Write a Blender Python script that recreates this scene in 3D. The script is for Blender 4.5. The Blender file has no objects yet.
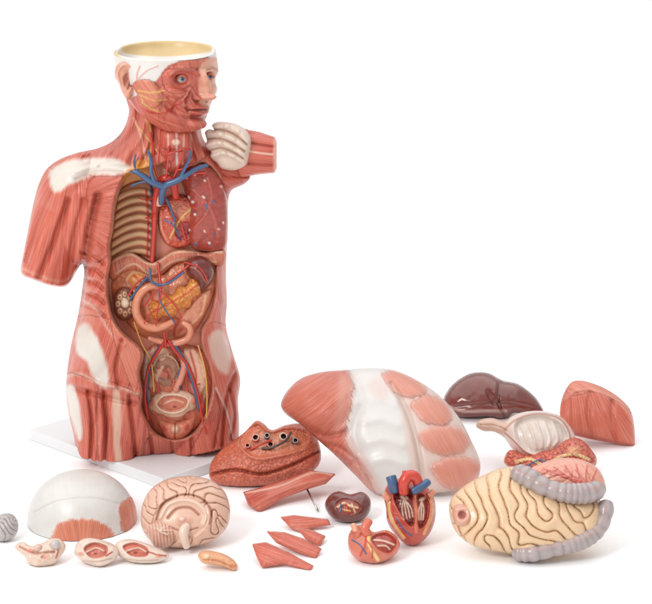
import bpy, bmesh, math, numpy as np
from mathutils import Vector
rng=np.random.RandomState(7)
# ---------------- camera model ----------------
H0c=1.55; TH=math.radians(16); F=2100.0; K=0.0021
C0=np.array([0,-4.2,H0c]); FW=np.array([0,math.cos(TH),-math.sin(TH)]); UP=np.array([0,math.sin(TH),math.cos(TH)])
col=bpy.context.scene.collection
def rays(X):
    X=np.atleast_2d(np.array(X,float)); a=(X[:,0]-326)/F; b=-(X[:,1]-302)/F
    return np.stack([a,FW[1]+b*UP[1],FW[2]+b*UP[2]],1)
def ground(px,py,z=0.0):
    r=rays([(px,py)])[0]; t=(z-C0[2])/r[2]; return C0+r*t
def onplane(X,P0,n):
    r=rays(X); t=((P0-C0)@n)/(r@n); return C0+r*t[:,None]
def proj(V):
    d=V-C0; z=d@FW; return np.stack([326+F*d[:,0]/z,302-F*(d@UP)/z],1)
def tocam(V):
    d=C0-V; return d/np.linalg.norm(d,axis=1)[:,None]
# ---------------- colour / curves / noise ----------------
LUM=0.86
def c(r,g,b):
    v=np.array([r,g,b])/255.0
    return np.where(v<=0.04045,v/12.92,((v+0.055)/1.055)**2.4)*LUM
def catmull(pts,closed=True,sp=2.0):
    p=np.array(pts,float); n=len(p); out=[]
    rngs=range(n) if closed else range(n-1)
    for i in rngs:
        if closed: a,b,d,e=p[(i-1)%n],p[i],p[(i+1)%n],p[(i+2)%n]
        else: a,b,d,e=p[max(i-1,0)],p[i],p[i+1],p[min(i+2,n-1)]
        k=max(2,int(np.linalg.norm((d-b)[:2])/sp)+1)
        for t in np.arange(k)/k:
            out.append(0.5*((2*b)+(-a+d)*t+(2*a-5*b+4*d-e)*t*t+(-a+3*b-3*d+e)*t**3))
    if not closed: out.append(p[-1])
    return np.array(out)
def dsegs(X,A,B):
    out=np.empty(len(X)); near=np.empty((len(X),2)); L=B-A; l2=(L**2).sum(1)+1e-12
    for s in range(0,len(X),4000):
        x=X[s:s+4000,None,:]; t=(((x-A)*L).sum(2)/l2).clip(0,1); q=A+t[:,:,None]*L
        d=((x-q)**2).sum(2); i=d.argmin(1); r=np.arange(len(i)); out[s:s+4000]=np.sqrt(d[r,i]); near[s:s+4000]=q[r,i]
    return out,near
def inside(X,p):
    A=p; B=np.roll(p,-1,0); res=np.zeros(len(X),bool)
    for a,b in zip(A,B):
        if a[1]==b[1]: continue
        cnd=((a[1]>X[:,1])!=(b[1]>X[:,1])); xi=(b[0]-a[0])*(X[:,1]-a[1])/(b[1]-a[1])+a[0]
        res^=cnd&(X[:,0]<xi)
    return res
def sdist(X,p):
    d,_=dsegs(X,p,np.roll(p,-1,0)); return np.where(inside(X,p),d,-d)
def sst(a,b,x):
    t=((x-a)/(b-a)).clip(0,1); return t*t*(3-2*t)
def hsh(i,j,s=0):
    v=np.sin(i*127.1+j*311.7+s*74.7)*43758.5453; return v-np.floor(v)
def vn(x,y,s=0):
    i=np.floor(x); j=np.floor(y); u=x-i; v=y-j; u=u*u*(3-2*u); v=v*v*(3-2*v)
    return (hsh(i,j,s)*(1-u)+hsh(i+1,j,s)*u)*(1-v)+(hsh(i,j+1,s)*(1-u)+hsh(i+1,j+1,s)*u)*v
def fbm(x,y,s=0): return (vn(x,y,s)*.55+vn(x*2.1,y*2.1,s+1)*.3+vn(x*4.3,y*4.3,s+2)*.15)
def voro(x,y,s=0):
    i=np.floor(x); j=np.floor(y); f1=np.full(len(x),9.); f2=np.full(len(x),9.); idv=np.zeros(len(x))
    for a in (-1,0,1):
        for b in (-1,0,1):
            ci=i+a; cj=j+b; d=np.hypot(ci+hsh(ci,cj,s)-x,cj+hsh(ci,cj,s+5)-y)
            m=d<f1; f2=np.where(m,f1,np.minimum(f2,d)); idv=np.where(m,hsh(ci,cj,s+9),idv); f1=np.where(m,d,f1)
    return f1,f2,idv
def labfield(lam,seed,n=256,cell=.5,bw=.28):
    r=np.random.RandomState(seed); f=r.randn(n,n); k=np.fft.fftfreq(n,cell); kk=np.hypot(*np.meshgrid(k,k)); k0=1/lam
    G=np.exp(-((kk-k0)/(bw*k0))**2)
    for _ in range(14):
        f=np.fft.ifft2(np.fft.fft2(f)*G).real; f/=f.std(); f=np.tanh(1.7*f)
    f=np.fft.ifft2(np.fft.fft2(f)*np.exp(-(kk/(1.8*k0))**2)).real; return f/np.abs(f).max()
def labsample(f,X,cell=.5):
    n=len(f); x=(X[:,0]/cell)%n; y=(X[:,1]/cell)%n; i=np.floor(x).astype(int)%n; j=np.floor(y).astype(int)%n; u=x-np.floor(x); v=y-np.floor(y); i2=(i+1)%n; j2=(j+1)%n
    return (f[j,i]*(1-u)+f[j,i2]*u)*(1-v)+(f[j2,i]*(1-u)+f[j2,i2]*u)*v
# ---------------- paint / relief operations (in the modelling plane) ----------------
def bbsel(X,p,m):
    return np.where((X[:,0]>p[:,0].min()-m)&(X[:,0]<p[:,0].max()+m)&(X[:,1]>p[:,1].min()-m)&(X[:,1]<p[:,1].max()+m))[0]
def setfib(S,i,fib,fs):
    x=S['X'][i]
    if fib[0]=='d':
        a=math.radians(fib[1]); al=x[:,0]*math.cos(a)+x[:,1]*math.sin(a); pe=-x[:,0]*math.sin(a)+x[:,1]*math.cos(a)
    else:
        dx=x[:,0]-fib[1]; dy=x[:,1]-fib[2]; al=np.hypot(dx,dy); pe=np.arctan2(dy,dx)*fib[3]
    S['F'][i,0]=pe; S['F'][i,1]=al; S['F'][i,2]=fs
def PO(pts,cl=None,soft=1.2,dh=0,seth=None,fib=None,fs=None,sm=True,a=1,dome=None,nz=0):
    p=catmull(pts) if sm else np.array(pts,float)
    def op(S):
        X=S['X']; i=bbsel(X,p,soft+nz*2+1)
        if len(i)==0: return
        d=sdist(X[i],p)
        if nz:
            Fi=S['F'][i]; d=d+(vn(Fi[:,0]*.6,Fi[:,1]*.05,3)*.6+vn(Fi[:,0]*1.1,Fi[:,1]*.08,7)*.4-.5)*3.2*nz
        m=sst(-soft,soft,d); fr=m*S['front'][i]
        if cl is not None: S['C'][i]=S['C'][i]*(1-(m*a)[:,None])+cl*(m*a)[:,None]
        if seth is not None: S['H'][i]=S['H'][i]*(1-fr)+seth*fr
        S['H'][i]+=dh*fr
        if dome: S['H'][i]+=dome[0]*np.sqrt((d/dome[1]).clip(0,1)*(2-(d/dome[1]).clip(0,1)))*S['front'][i]
        if fib: j=i[d>0]; setfib(S,j,fib,1 if fs is None else fs)
        elif fs is not None: S['F'][i,2]=S['F'][i,2]*(1-m)+fs*m
        elif cl is not None: S['F'][i,2]*=(1-m*a*(.86 if nz else 1))
    return op
def LI(pts,w,cl=None,dh=0,a=1,sm=True,soft=.7):
    p=catmull(pts,False) if sm and len(pts)>2 else np.array(pts,float)
    def op(S):
        X=S['X']; i=bbsel(X,p,w+2)
        if len(i)==0: return
        d,_=dsegs(X[i],p[:-1],p[1:]); m=1-sst(w-soft,w+soft,d)
        if cl is not None: S['C'][i]=S['C'][i]*(1-(m*a)[:,None])+cl*(m*a)[:,None]; S['F'][i,2]*=(1-m*a)
        if dh: S['H'][i]+=dh*np.sqrt((1-(d/(w+.3))**2).clip(0,1))*S['front'][i]
    return op
def GR(pts,w,dh,cl=None,a=.5):
    p=catmull(pts,False) if len(pts)>2 else np.array(pts,float)
    def op(S):
        X=S['X']; i=bbsel(X,p,w*2.2)
        if len(i)==0: return
        d,_=dsegs(X[i],p[:-1],p[1:]); g=np.exp(-(d/w)**2); S['H'][i]+=dh*g*S['front'][i]
        if cl is not None: m=g*a; S['C'][i]=S['C'][i]*(1-m[:,None])+cl*m[:,None]
    return op
def CY(pts,r,h):
    p=catmull(pts,False)
    def op(S):
        d,_=dsegs(S['X'],p[:-1],p[1:]); q=h*np.sqrt((1-(d/r)**2).clip(0,1))*S['front']; S['H'][:]=np.where(S['front']>0,np.maximum(S['H'],q),S['H'])
    return op
def FH(dh=.8,dk=.22):
    def op(S):
        Fb=S['F']; n=vn(Fb[:,0]*.42,Fb[:,1]*.03,11)*.6+vn(Fb[:,0]*.85,Fb[:,1]*.05,12)*.4; b=vn(Fb[:,0]*.15,Fb[:,1]*.012,14)
        S['H']+=((n-.5)*2*dh+(np.abs(b-.5)*4-1)*dh*1.3)*Fb[:,2]*S['front']; m=(1-sst(0,.14,np.abs(b-.5)))*dk*Fb[:,2]
        S['C'][:]=S['C']*(1-m[:,None]*np.array([.35,.6,.6]))
    return op
def BL(cx,cy,rx,ry,ang=0,cl=None,dh=0,a=1,pw=1.0):
    an=math.radians(ang)
    def op(S):
        x=S['X'][:,0]-cx; y=S['X'][:,1]-cy
        u=(x*math.cos(an)+y*math.sin(an))/rx; v=(-x*math.sin(an)+y*math.cos(an))/ry
        m=(1-(u*u+v*v)).clip(0,1); m=(m*m*(3-2*m))**pw
        if cl is not None: S['C'][:]=S['C']*(1-(m*a)[:,None])+cl*(m*a)[:,None]; S['F'][:,2]*=(1-m*a)
        S['H']+=dh*m*S['front']
    return op
def NZ(sc,dh=0,cm=.1,s=0):
    def op(S):
        n=fbm(S['X'][:,0]/sc,S['X'][:,1]/sc,s); S['H']+=(n-.5)*2*dh*S['front']; S['C'][:]*=(1+(n-.5)*2*cm)[:,None]
    return op
def VO(sc,dh,cre,a=.7,jit=.25,s=0,w=.12,warp=0):
    def op(S):
        x,y=S['X'][:,0]/sc,S['X'][:,1]/sc
        if warp: x,y=x+warp*(vn(x*.8,y*.8,21)-.5),y+warp*(vn(x*.8,y*.8,22)-.5)
        f1,f2,idv=voro(x,y,s); e=sst(0,w*2,f2-f1)
        S['H']+=dh*(e-.5)*S['front']; m=(1-e)*a
        S['C'][:]=S['C']*(1+(idv-.5)*jit)[:,None]; S['C'][:]=S['C']*(1-m[:,None])+cre*m[:,None]
    return op
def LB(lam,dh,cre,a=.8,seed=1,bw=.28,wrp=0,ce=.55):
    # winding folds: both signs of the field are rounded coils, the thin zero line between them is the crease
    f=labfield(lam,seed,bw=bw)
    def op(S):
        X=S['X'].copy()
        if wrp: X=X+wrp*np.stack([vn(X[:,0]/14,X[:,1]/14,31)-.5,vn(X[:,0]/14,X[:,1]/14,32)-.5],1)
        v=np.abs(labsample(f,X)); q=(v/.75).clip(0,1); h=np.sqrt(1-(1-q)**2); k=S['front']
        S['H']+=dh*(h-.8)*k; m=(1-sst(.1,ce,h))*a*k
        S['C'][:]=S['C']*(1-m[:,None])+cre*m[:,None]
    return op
# ---------------- materials ----------------
MATS={}
def material(name,rough=.38,mott=.1,bump=.25,coat=.15):
    if name in MATS: return MATS[name]
    m=bpy.data.materials.new(name); m.use_nodes=True; nt=m.node_tree; N=nt.nodes; Lk=nt.links
    bs=N['Principled BSDF']; bs.inputs['Roughness'].default_value=rough; bs.inputs['Coat Weight'].default_value=coat; bs.inputs['Coat Roughness'].default_value=.25
    ca=N.new('ShaderNodeAttribute'); ca.attribute_name='Col'
    fa=N.new('ShaderNodeAttribute'); fa.attribute_name='fib'
    sp=N.new('ShaderNodeSeparateXYZ'); Lk.new(fa.outputs['Vector'],sp.inputs[0])
    def mth(op,a,b=None):
        n=N.new('ShaderNodeMath'); n.operation=op
        for k,v in enumerate((a,b)):
            if v is None: continue
            if isinstance(v,(int,float)): n.inputs[k].default_value=v
            else: Lk.new(v,n.inputs[k])
        return n.outputs[0]
    cb=N.new('ShaderNodeCombineXYZ'); Lk.new(mth('MULTIPLY',sp.outputs[0],1.05),cb.inputs[0]); Lk.new(mth('MULTIPLY',sp.outputs[1],.022),cb.inputs[1])
    n1=N.new('ShaderNodeTexNoise'); n1.inputs['Scale'].default_value=1.0; n1.inputs['Detail'].default_value=2; n1.inputs['Roughness'].default_value=.5; n1.inputs['Distortion'].default_value=.1
    Lk.new(cb.outputs[0],n1.inputs['Vector'])
    def mr(v,a,b,x,y):
        n=N.new('ShaderNodeMapRange'); Lk.new(v,n.inputs[0])
        for k,q in zip((1,2,3,4),(a,b,x,y)): n.inputs[k].default_value=q
        return n.outputs[0]
    def mix(bt,f,a,b):
        n=N.new('ShaderNodeMix'); n.data_type='RGBA'; n.blend_type=bt
        if isinstance(f,float): n.inputs[0].default_value=f
        else: Lk.new(f,n.inputs[0])
        for k,v in ((6,a),(7,b)):
            if isinstance(v,tuple): n.inputs[k].default_value=v
            else: Lk.new(v,n.inputs[k])
        return n.outputs[2]
    dark=mth('MULTIPLY',mr(n1.outputs[0],.54,.34,0,.62),sp.outputs[2])
    light=mth('MULTIPLY',mr(n1.outputs[0],.50,.70,0,.26),sp.outputs[2])
    r=mix('MULTIPLY',dark,ca.outputs['Color'],(.80,.58,.52,1))
    r=mix('MIX',light,r,(.76,.38,.28,1))
    gm=N.new('ShaderNodeTexCoord'); n2=N.new('ShaderNodeTexNoise'); n2.inputs['Scale'].default_value=45; n2.inputs['Detail'].default_value=5
    Lk.new(gm.outputs['Object'],n2.inputs['Vector'])
    r=mix('MULTIPLY',mr(n2.outputs[0],.6,.35,0,mott*3),r,(.84,.74,.70,1))
    Lk.new(r,bs.inputs['Base Color'])
    Lk.new(mr(n2.outputs[0],.3,.7,rough-.06,rough+.1),bs.inputs['Roughness'])
    n3=N.new('ShaderNodeTexNoise'); n3.inputs['Scale'].default_value=260; n3.inputs['Detail'].default_value=2; Lk.new(gm.outputs['Object'],n3.inputs['Vector'])
    h=mth('ADD',mth('MULTIPLY',n1.outputs[0],sp.outputs[2]),mth('MULTIPLY',n3.outputs[0],.08))
    bp=N.new('ShaderNodeBump'); bp.inputs['Strength'].default_value=bump*2; bp.inputs['Distance'].default_value=.003; Lk.new(h,bp.inputs['Height']); Lk.new(bp.outputs[0],bs.inputs['Normal'])
    MATS[name]=m; return m
MUS=material('painted_muscle_plastic',.38,.05,.36,.2)
ORG=material('glossy_organ_plastic',.28,.07,.2,.3)
BON=material('cream_bone_plastic',.42,.05,.2,.1)
LIV=material('glossy_dark_liver_plastic',.2,.1,.08,.5)
# ---------------- mesh output ----------------
def thing(name,label,cat,loc,group=None):
    o=bpy.data.objects.new(name,None); col.objects.link(o); o.location=loc; o['label']=label; o['category']=cat; o.empty_display_size=.02
    if group: o['group']=group
    return o
def rootloc(o):
    v=np.zeros(3)
    while o is not None: v=v+np.array(o.location); o=o.parent
    return v
def emit(name,V,faces,S,mat,parent=None,label=None,cat=None,group=None):
    loc=rootloc(parent) if parent else np.array([V[:,0].mean(),V[:,1].mean(),V[:,2].min()])
    me=bpy.data.meshes.new(name); me.from_pydata((V-loc).tolist(),[],faces); me.update()
    a=me.attributes.new('Col','FLOAT_COLOR','POINT'); a.data.foreach_set('color',np.concatenate([S['C'].clip(0,1),np.ones((len(V),1))],1).astype(np.float32).ravel())
    b=me.attributes.new('fib','FLOAT_VECTOR','POINT'); b.data.foreach_set('vector',S['F'].astype(np.float32).ravel())
    me.polygons.foreach_set('use_smooth',np.ones(len(me.polygons),bool)); me.materials.append(mat)
    o=bpy.data.objects.new(name,me); col.objects.link(o)
    if parent: o.parent=parent
    else: o.location=loc
    if label: o['label']=label
    if cat: o['category']=cat
    if group: o['group']=group
    return o
def state(X,cl,front,fib=None,fs=1):
    S=dict(X=X,C=np.tile(cl,(len(X),1)).astype(float),H=np.zeros(len(X)),F=np.zeros((len(X),3)),front=front)
    if fib: setfib(S,np.arange(len(X)),fib,fs)
    return S
def inflate(name,poly,cl,ops=(),T=20,Tb=None,alpha=60,yaw=0,P0=None,lift=0,sp=1.3,mat=None,parent=None,sm=True,fib=None,fs=1,zmin=.0015,pw=.5,**kw):
    p=catmull(poly,True,2.0) if sm else catmull_lin(poly)
    if P0 is None:
        k=p[:,1].argmax(); P0=ground(p[k,0],p[k,1])
    al=math.radians(alpha); yw=math.radians(yaw)
    n=np.array([math.sin(al)*math.sin(yw),-math.sin(al)*math.cos(yw),math.cos(al)])
    x0,y0=p.min(0)-sp; x1,y1=p.max(0)+sp
    nx=int((x1-x0)/sp)+2; ny=int((y1-y0)/sp)+2
    gx=x0+np.arange(nx)*sp; gy=y0+np.arange(ny)*sp
    cxy=np.stack(np.meshgrid(gx[:-1]+sp/2,gy[:-1]+sp/2),-1).reshape(-1,2)
    cin=inside(cxy,p).reshape(ny-1,nx-1)
    cnt=np.zeros((ny,nx),int)
    for a in (0,1):
        for b in (0,1): cnt[a:ny-1+a,b:nx-1+b]+=cin
    used=cnt>0; bd=used&(cnt<4)
    idx=-np.ones((ny,nx),int); idx[used]=np.arange(used.sum())
    G=np.stack(np.meshgrid(gx,gy),-1)[used]; bdv=bd[used]
    d,near=dsegs(G,p,np.roll(p,-1,0)); X=G.copy(); X[bdv]=near[bdv]; d=np.where(bdv,0,d)
    m=(cnt==4).astype(float); st=max(1,int(max(nx,ny)/110))
    ms=m[::st,::st]; us=np.zeros_like(ms); it=int(min(6000,1.2*max(ms.shape)**2))
    for _ in range(it):
        v=.25*(np.roll(us,1,0)+np.roll(us,-1,0)+np.roll(us,1,1)+np.roll(us,-1,1)+1); us=v*ms
    yy=(np.arange(ny)/st).clip(0,ms.shape[0]-1.001); xx=(np.arange(nx)/st).clip(0,ms.shape[1]-1.001)
    iy=yy.astype(int); ix=xx.astype(int); fy=(yy-iy)[:,None]; fx=(xx-ix)[None,:]
    q=us[iy][:,ix]*(1-fy)*(1-fx)+us[iy+1][:,ix]*fy*(1-fx)+us[iy][:,ix+1]*(1-fy)*fx+us[iy+1][:,ix+1]*fy*fx
    uu=q[used]; uu=uu/uu.max()*sst(-.5*sp*st,1.6*sp*st,d); uu[bdv]=0; prof=uu**pw
    nb=np.where(~bdv)[0]; back=-np.ones(len(X),int); back[bdv]=np.where(bdv)[0]; back[nb]=len(X)+np.arange(len(nb))
    XX=np.concatenate([X,X[nb]]); front=np.concatenate([np.where(bdv,0.,np.minimum(1,d/(1.5*sp))),np.zeros(len(nb))])
    S=state(XX,cl,front,fib,fs); Tb=T*.6 if Tb is None else Tb
    S['H']=np.concatenate([prof*T,-prof[nb]*Tb])
    for o in ops: o(S)
    V=onplane(XX,P0,n); V=V+tocam(V)*((S['H']+lift)*K)[:,None]
    if zmin is not None: V[:,2]=np.maximum(V[:,2],zmin)
    q00=idx[:-1,:-1][cin]; q01=idx[:-1,1:][cin]; q11=idx[1:,1:][cin]; q10=idx[1:,:-1][cin]
    fr=np.stack([q00,q10,q11,q01],1); bk=np.stack([back[q00],back[q01],back[q11],back[q10]],1)
    same=(fr[:,[0,3,2,1]]==bk).all(1); faces=fr.tolist()+bk[~same].tolist()
    return emit(name,V,faces,S,mat or ORG,parent,**kw)
def catmull_lin(pts,r=1.2):
    p=np.array(pts,float); out=[]; n=len(p)
    for i in range(n):
        a,b,e=p[i-1],p[i],p[(i+1)%n]; u=(a-b); v=(e-b); lu=np.linalg.norm(u); lv=np.linalg.norm(v)
        s=b+u/lu*min(r,lu*.3); t=b+v/lv*min(r,lv*.3)
        for k in (0,.33,.66,1): out.append((1-k)**2*s+2*k*(1-k)*b+k*k*t)
    q=np.array(out); res=[]
    for i in range(len(q)):
        a=q[i]; b=q[(i+1)%len(q)]; k=max(1,int(np.linalg.norm(b-a)/3))
        for t in range(k): res.append(a+(b-a)*t/k)
    return np.array(res)
def tube3(name,P,R,cl,ops=(),mat=None,parent=None,seg=14,hollow=None,**kw):
    P=np.array(P,float); R=np.full(len(P),float(R)) if np.ndim(R)==0 else np.array(R,float)
    T=np.gradient(P,axis=0); T/=np.linalg.norm(T,axis=1)[:,None]+1e-9
    if hollow is not None:
        t=T[-1]; r=R[-1]; P=np.vstack([P,P[-1]+t*r*.12,P[-1]+t*r*.12,P[-1],P[-1]-t*r*1.2]); R=np.r_[R,r*.93,r*.68,r*.6,r*.55]; T=np.vstack([T,t,t,t,t])
    ref=np.array([0.1,-1,.3]); V=[]; nrm=np.cross(T[0],ref)
    if np.linalg.norm(nrm)<.05: nrm=np.cross(T[0],np.array([1,0,0.]))
    nrm/=np.linalg.norm(nrm)
    for i in range(len(P)):
        nrm=nrm-T[i]*(nrm@T[i]); nrm/=np.linalg.norm(nrm)+1e-9; b=np.cross(T[i],nrm)
        for k in range(seg):
            a=2*math.pi*k/seg; V.append(P[i]+R[i]*(math.cos(a)*nrm+math.sin(a)*b))
    f=[]
    for i in range(len(P)-1):
        for k in range(seg):
            k2=(k+1)%seg; f.append([i*seg+k,i*seg+k2,(i+1)*seg+k2,(i+1)*seg+k])
    V.append(P[0]); V.append(P[-1]); n=len(V)
    for k in range(seg): f.append([n-2,(k+1)%seg,k]); f.append([n-1,(len(P)-1)*seg+k,(len(P)-1)*seg+(k+1)%seg])
    V=np.array(V); S=state(proj(V),cl,np.ones(len(V)))
    for o in ops: o(S)
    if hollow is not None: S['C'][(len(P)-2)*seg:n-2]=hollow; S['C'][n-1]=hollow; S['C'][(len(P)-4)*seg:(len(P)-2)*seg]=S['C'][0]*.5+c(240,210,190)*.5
    return emit(name,V,f,S,mat or ORG,parent,**kw)
def tube(name,pts,r,cl,P0,alpha=90,**kw):
    al=math.radians(alpha); n=np.array([0,-math.sin(al),math.cos(al)])
    rr=[r]*len(pts) if np.ndim(r)==0 else list(r)
    q=catmull([tuple(a)+(b,) for a,b in zip(pts,rr)],False,2.0)
    V=onplane(q[:,:2],P0,n); V=V+tocam(V)*(q[:,2]*K)[:,None]
    R=q[:,3]*K; R=R.copy(); R[0]*=.8
    if kw.get('hollow') is None: R[-1]*=.8
    return tube3(name,V,R,cl,**kw)
def loft(name,secs,cl,ops=(),P0=None,lift=0,seg=128,mat=None,parent=None,ex=2.2,fib=None,fs=1,**kw):
    s=catmull(secs,False,1.1); n=np.array([0,-1.,0]); V=[];D=[];Fr=[]
    for r in s:
        py,xl,xr,df,db=r; P=onplane([((xl+xr)/2,py)],P0,n)[0]+np.array([0,-lift*K,0]); rx=(xr-xl)/2
        for k in range(seg):
            a=2*math.pi*k/seg; ca,sa=math.cos(a),math.sin(a)
            u=math.copysign(abs(ca)**(2/ex),ca); v=math.copysign(abs(sa)**(2/ex),sa); dp=df if sa>0 else db
            V.append(P+np.array([rx*u*K,-dp*v*K,0])); D.append([ca,-sa,0]); Fr.append(max(0,sa+.05)**.4)
    f=[]; m=len(s)
    for i in range(m-1):
        for k in range(seg):
            k2=(k+1)%seg; f.append([i*seg+k,(i+1)*seg+k,(i+1)*seg+k2,i*seg+k2])
    V.append(np.mean(V[-seg:],0)); D.append([0,0,0]);Fr.append(0); f+= [[(m-1)*seg+k,len(V)-1,(m-1)*seg+(k+1)%seg] for k in range(seg)]
    V=np.array(V); D=np.array(D); S=state(proj(V),cl,np.array(Fr),fib,fs)
    for o in ops: o(S)
    V=V+D*(S['H']*K)[:,None]
    return emit(name,V,f,S,mat or MUS,parent,**kw)
def ball(name,px,py,h,r,cl,P0,ops=(),alpha=90,mat=None,parent=None,sc=(1,1,1),seg=32,**kw):
    al=math.radians(alpha); n=np.array([0,-math.sin(al),math.cos(al)])
    c0=onplane([(px,py)],P0,n); c0=(c0+tocam(c0)*h*K)[0]; V=[];f=[];m=seg//2
    for i in range(m+1):
        t=math.pi*i/m
        for k in range(seg):
            a=2*math.pi*k/seg; V.append(c0+r*K*np.array([sc[0]*math.sin(t)*math.cos(a),sc[1]*math.sin(t)*math.sin(a),sc[2]*math.cos(t)]))
    for i in range(m):
        for k in range(seg):
            k2=(k+1)%seg; f.append([i*seg+k,(i+1)*seg+k,(i+1)*seg+k2,i*seg+k2])
    V=np.array(V); S=state(proj(V),cl,np.ones(len(V)))
    for o in ops: o(S)
    return emit(name,V,f,S,mat or ORG,parent,**kw)
# ---------------- palette ----------------
MUSC=c(214,106,84); MUSD=c(170,70,56); MUSP=c(226,150,126); WHT=c(228,219,208); CRM=c(230,208,172); RED=c(198,52,38); BLU=c(66,96,136); YEL=c(228,180,92)
# ================= SETTING =================
def plain(name,colr,rough):
    m=bpy.data.materials.new(name); m.use_nodes=True; b=m.node_tree.nodes['Principled BSDF']; N=m.node_tree.nodes
    n=N.new('ShaderNodeTexNoise'); n.inputs['Scale'].default_value=30; r=N.new('ShaderNodeMapRange'); r.inputs[3].default_value=rough-.05; r.inputs[4].default_value=rough+.05
    m.node_tree.links.new(n.outputs[0],r.inputs[0]); m.node_tree.links.new(r.outputs[0],b.inputs['Roughness']); b.inputs['Base Color'].default_value=(*colr,1); return m
wm=plain('white_studio_surface',(.96,.96,.96),.7); wm.node_tree.nodes['Principled BSDF'].inputs['Specular IOR Level'].default_value=.1
me=bpy.data.meshes.new('floor'); me.from_pydata([(-25,-8,0),(25,-8,0),(25,40,0),(-25,40,0)],[],[[0,1,2,3]]); me.materials.append(wm)
fl=bpy.data.objects.new('floor',me); col.objects.link(fl); fl['kind']='structure'; fl['label']='plain white studio surface'
# ================= TORSO =================
P0=ground(150,455); P0[2]=0
tor=thing('anatomical_torso','large painted muscle torso with open chest and belly standing on a white board','anatomical model',(P0[0],P0[1],0))
A=ground(29,440); B=ground(163,490); Cc=ground(262,455); Dd=A+Cc-B; hh=.024
bm=bmesh.new(); vs=[bm.verts.new(Vector(v)-Vector(tor.location)) for v in (A,B,Cc,Dd)]; f=bm.faces.new(vs)
r=bmesh.ops.extrude_face_region(bm,geom=[f]); bmesh.ops.translate(bm,vec=(0,0,hh),verts=[v for v in r['geom'] if isinstance(v,bmesh.types.BMVert)])
bmesh.ops.recalc_face_normals(bm,faces=bm.faces); bmesh.ops.bevel(bm,geom=list(bm.edges),offset=.0025,segments=3,affect='EDGES',profile=.5)
me=bpy.data.meshes.new('base_board'); bm.to_mesh(me); bb=bpy.data.objects.new('base_board',me); col.objects.link(bb); bb.parent=tor; me.materials.append(plain('white_board_lacquer',(.72,.725,.73),.4))
kw=dict(P0=P0,alpha=90,parent=tor,zmin=.0245)
body=[(130,92),(129,112),(124,128),(114,140),(98,148),(76,153),(58,160),(46,170),(38,186),(32,210),(26,240),(21,266),(21,272),(24,276),(34,280),(48,285),(60,287),(66,286),(71,281),(76,272),(82,264),(84,272),(82,290),(78,315),(71,345),(67,372),(66,392),(68,410),(73,432),(77,452),(79,458),(84,462),(100,465),(118,467),(142,467),(165,464),(190,458),(214,453),(232,446),(238,440),(239,425),(238,400),(240,378),(232,350),(226,325),(227,300),(226,275),(227,240),(228,205),(230,185),(226,168),(214,152),(203,138),(198,116),(180,100)]
cav=[(118,192),(114,210),(112,230),(109,245),(110,262),(107,280),(108,298),(113,318),(122,332),(138,346),(143,356),(139,372),(142,392),(141,408),(148,424),(156,434),(172,440),(190,436),(202,424),(208,410),(213,388),(210,366),(203,346),(203,330),(211,316),(216,295),(216,270),(223,256),(226,240),(226,200),(219,176),(204,162),(190,166),(170,162),(150,168),(128,174)]
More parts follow.
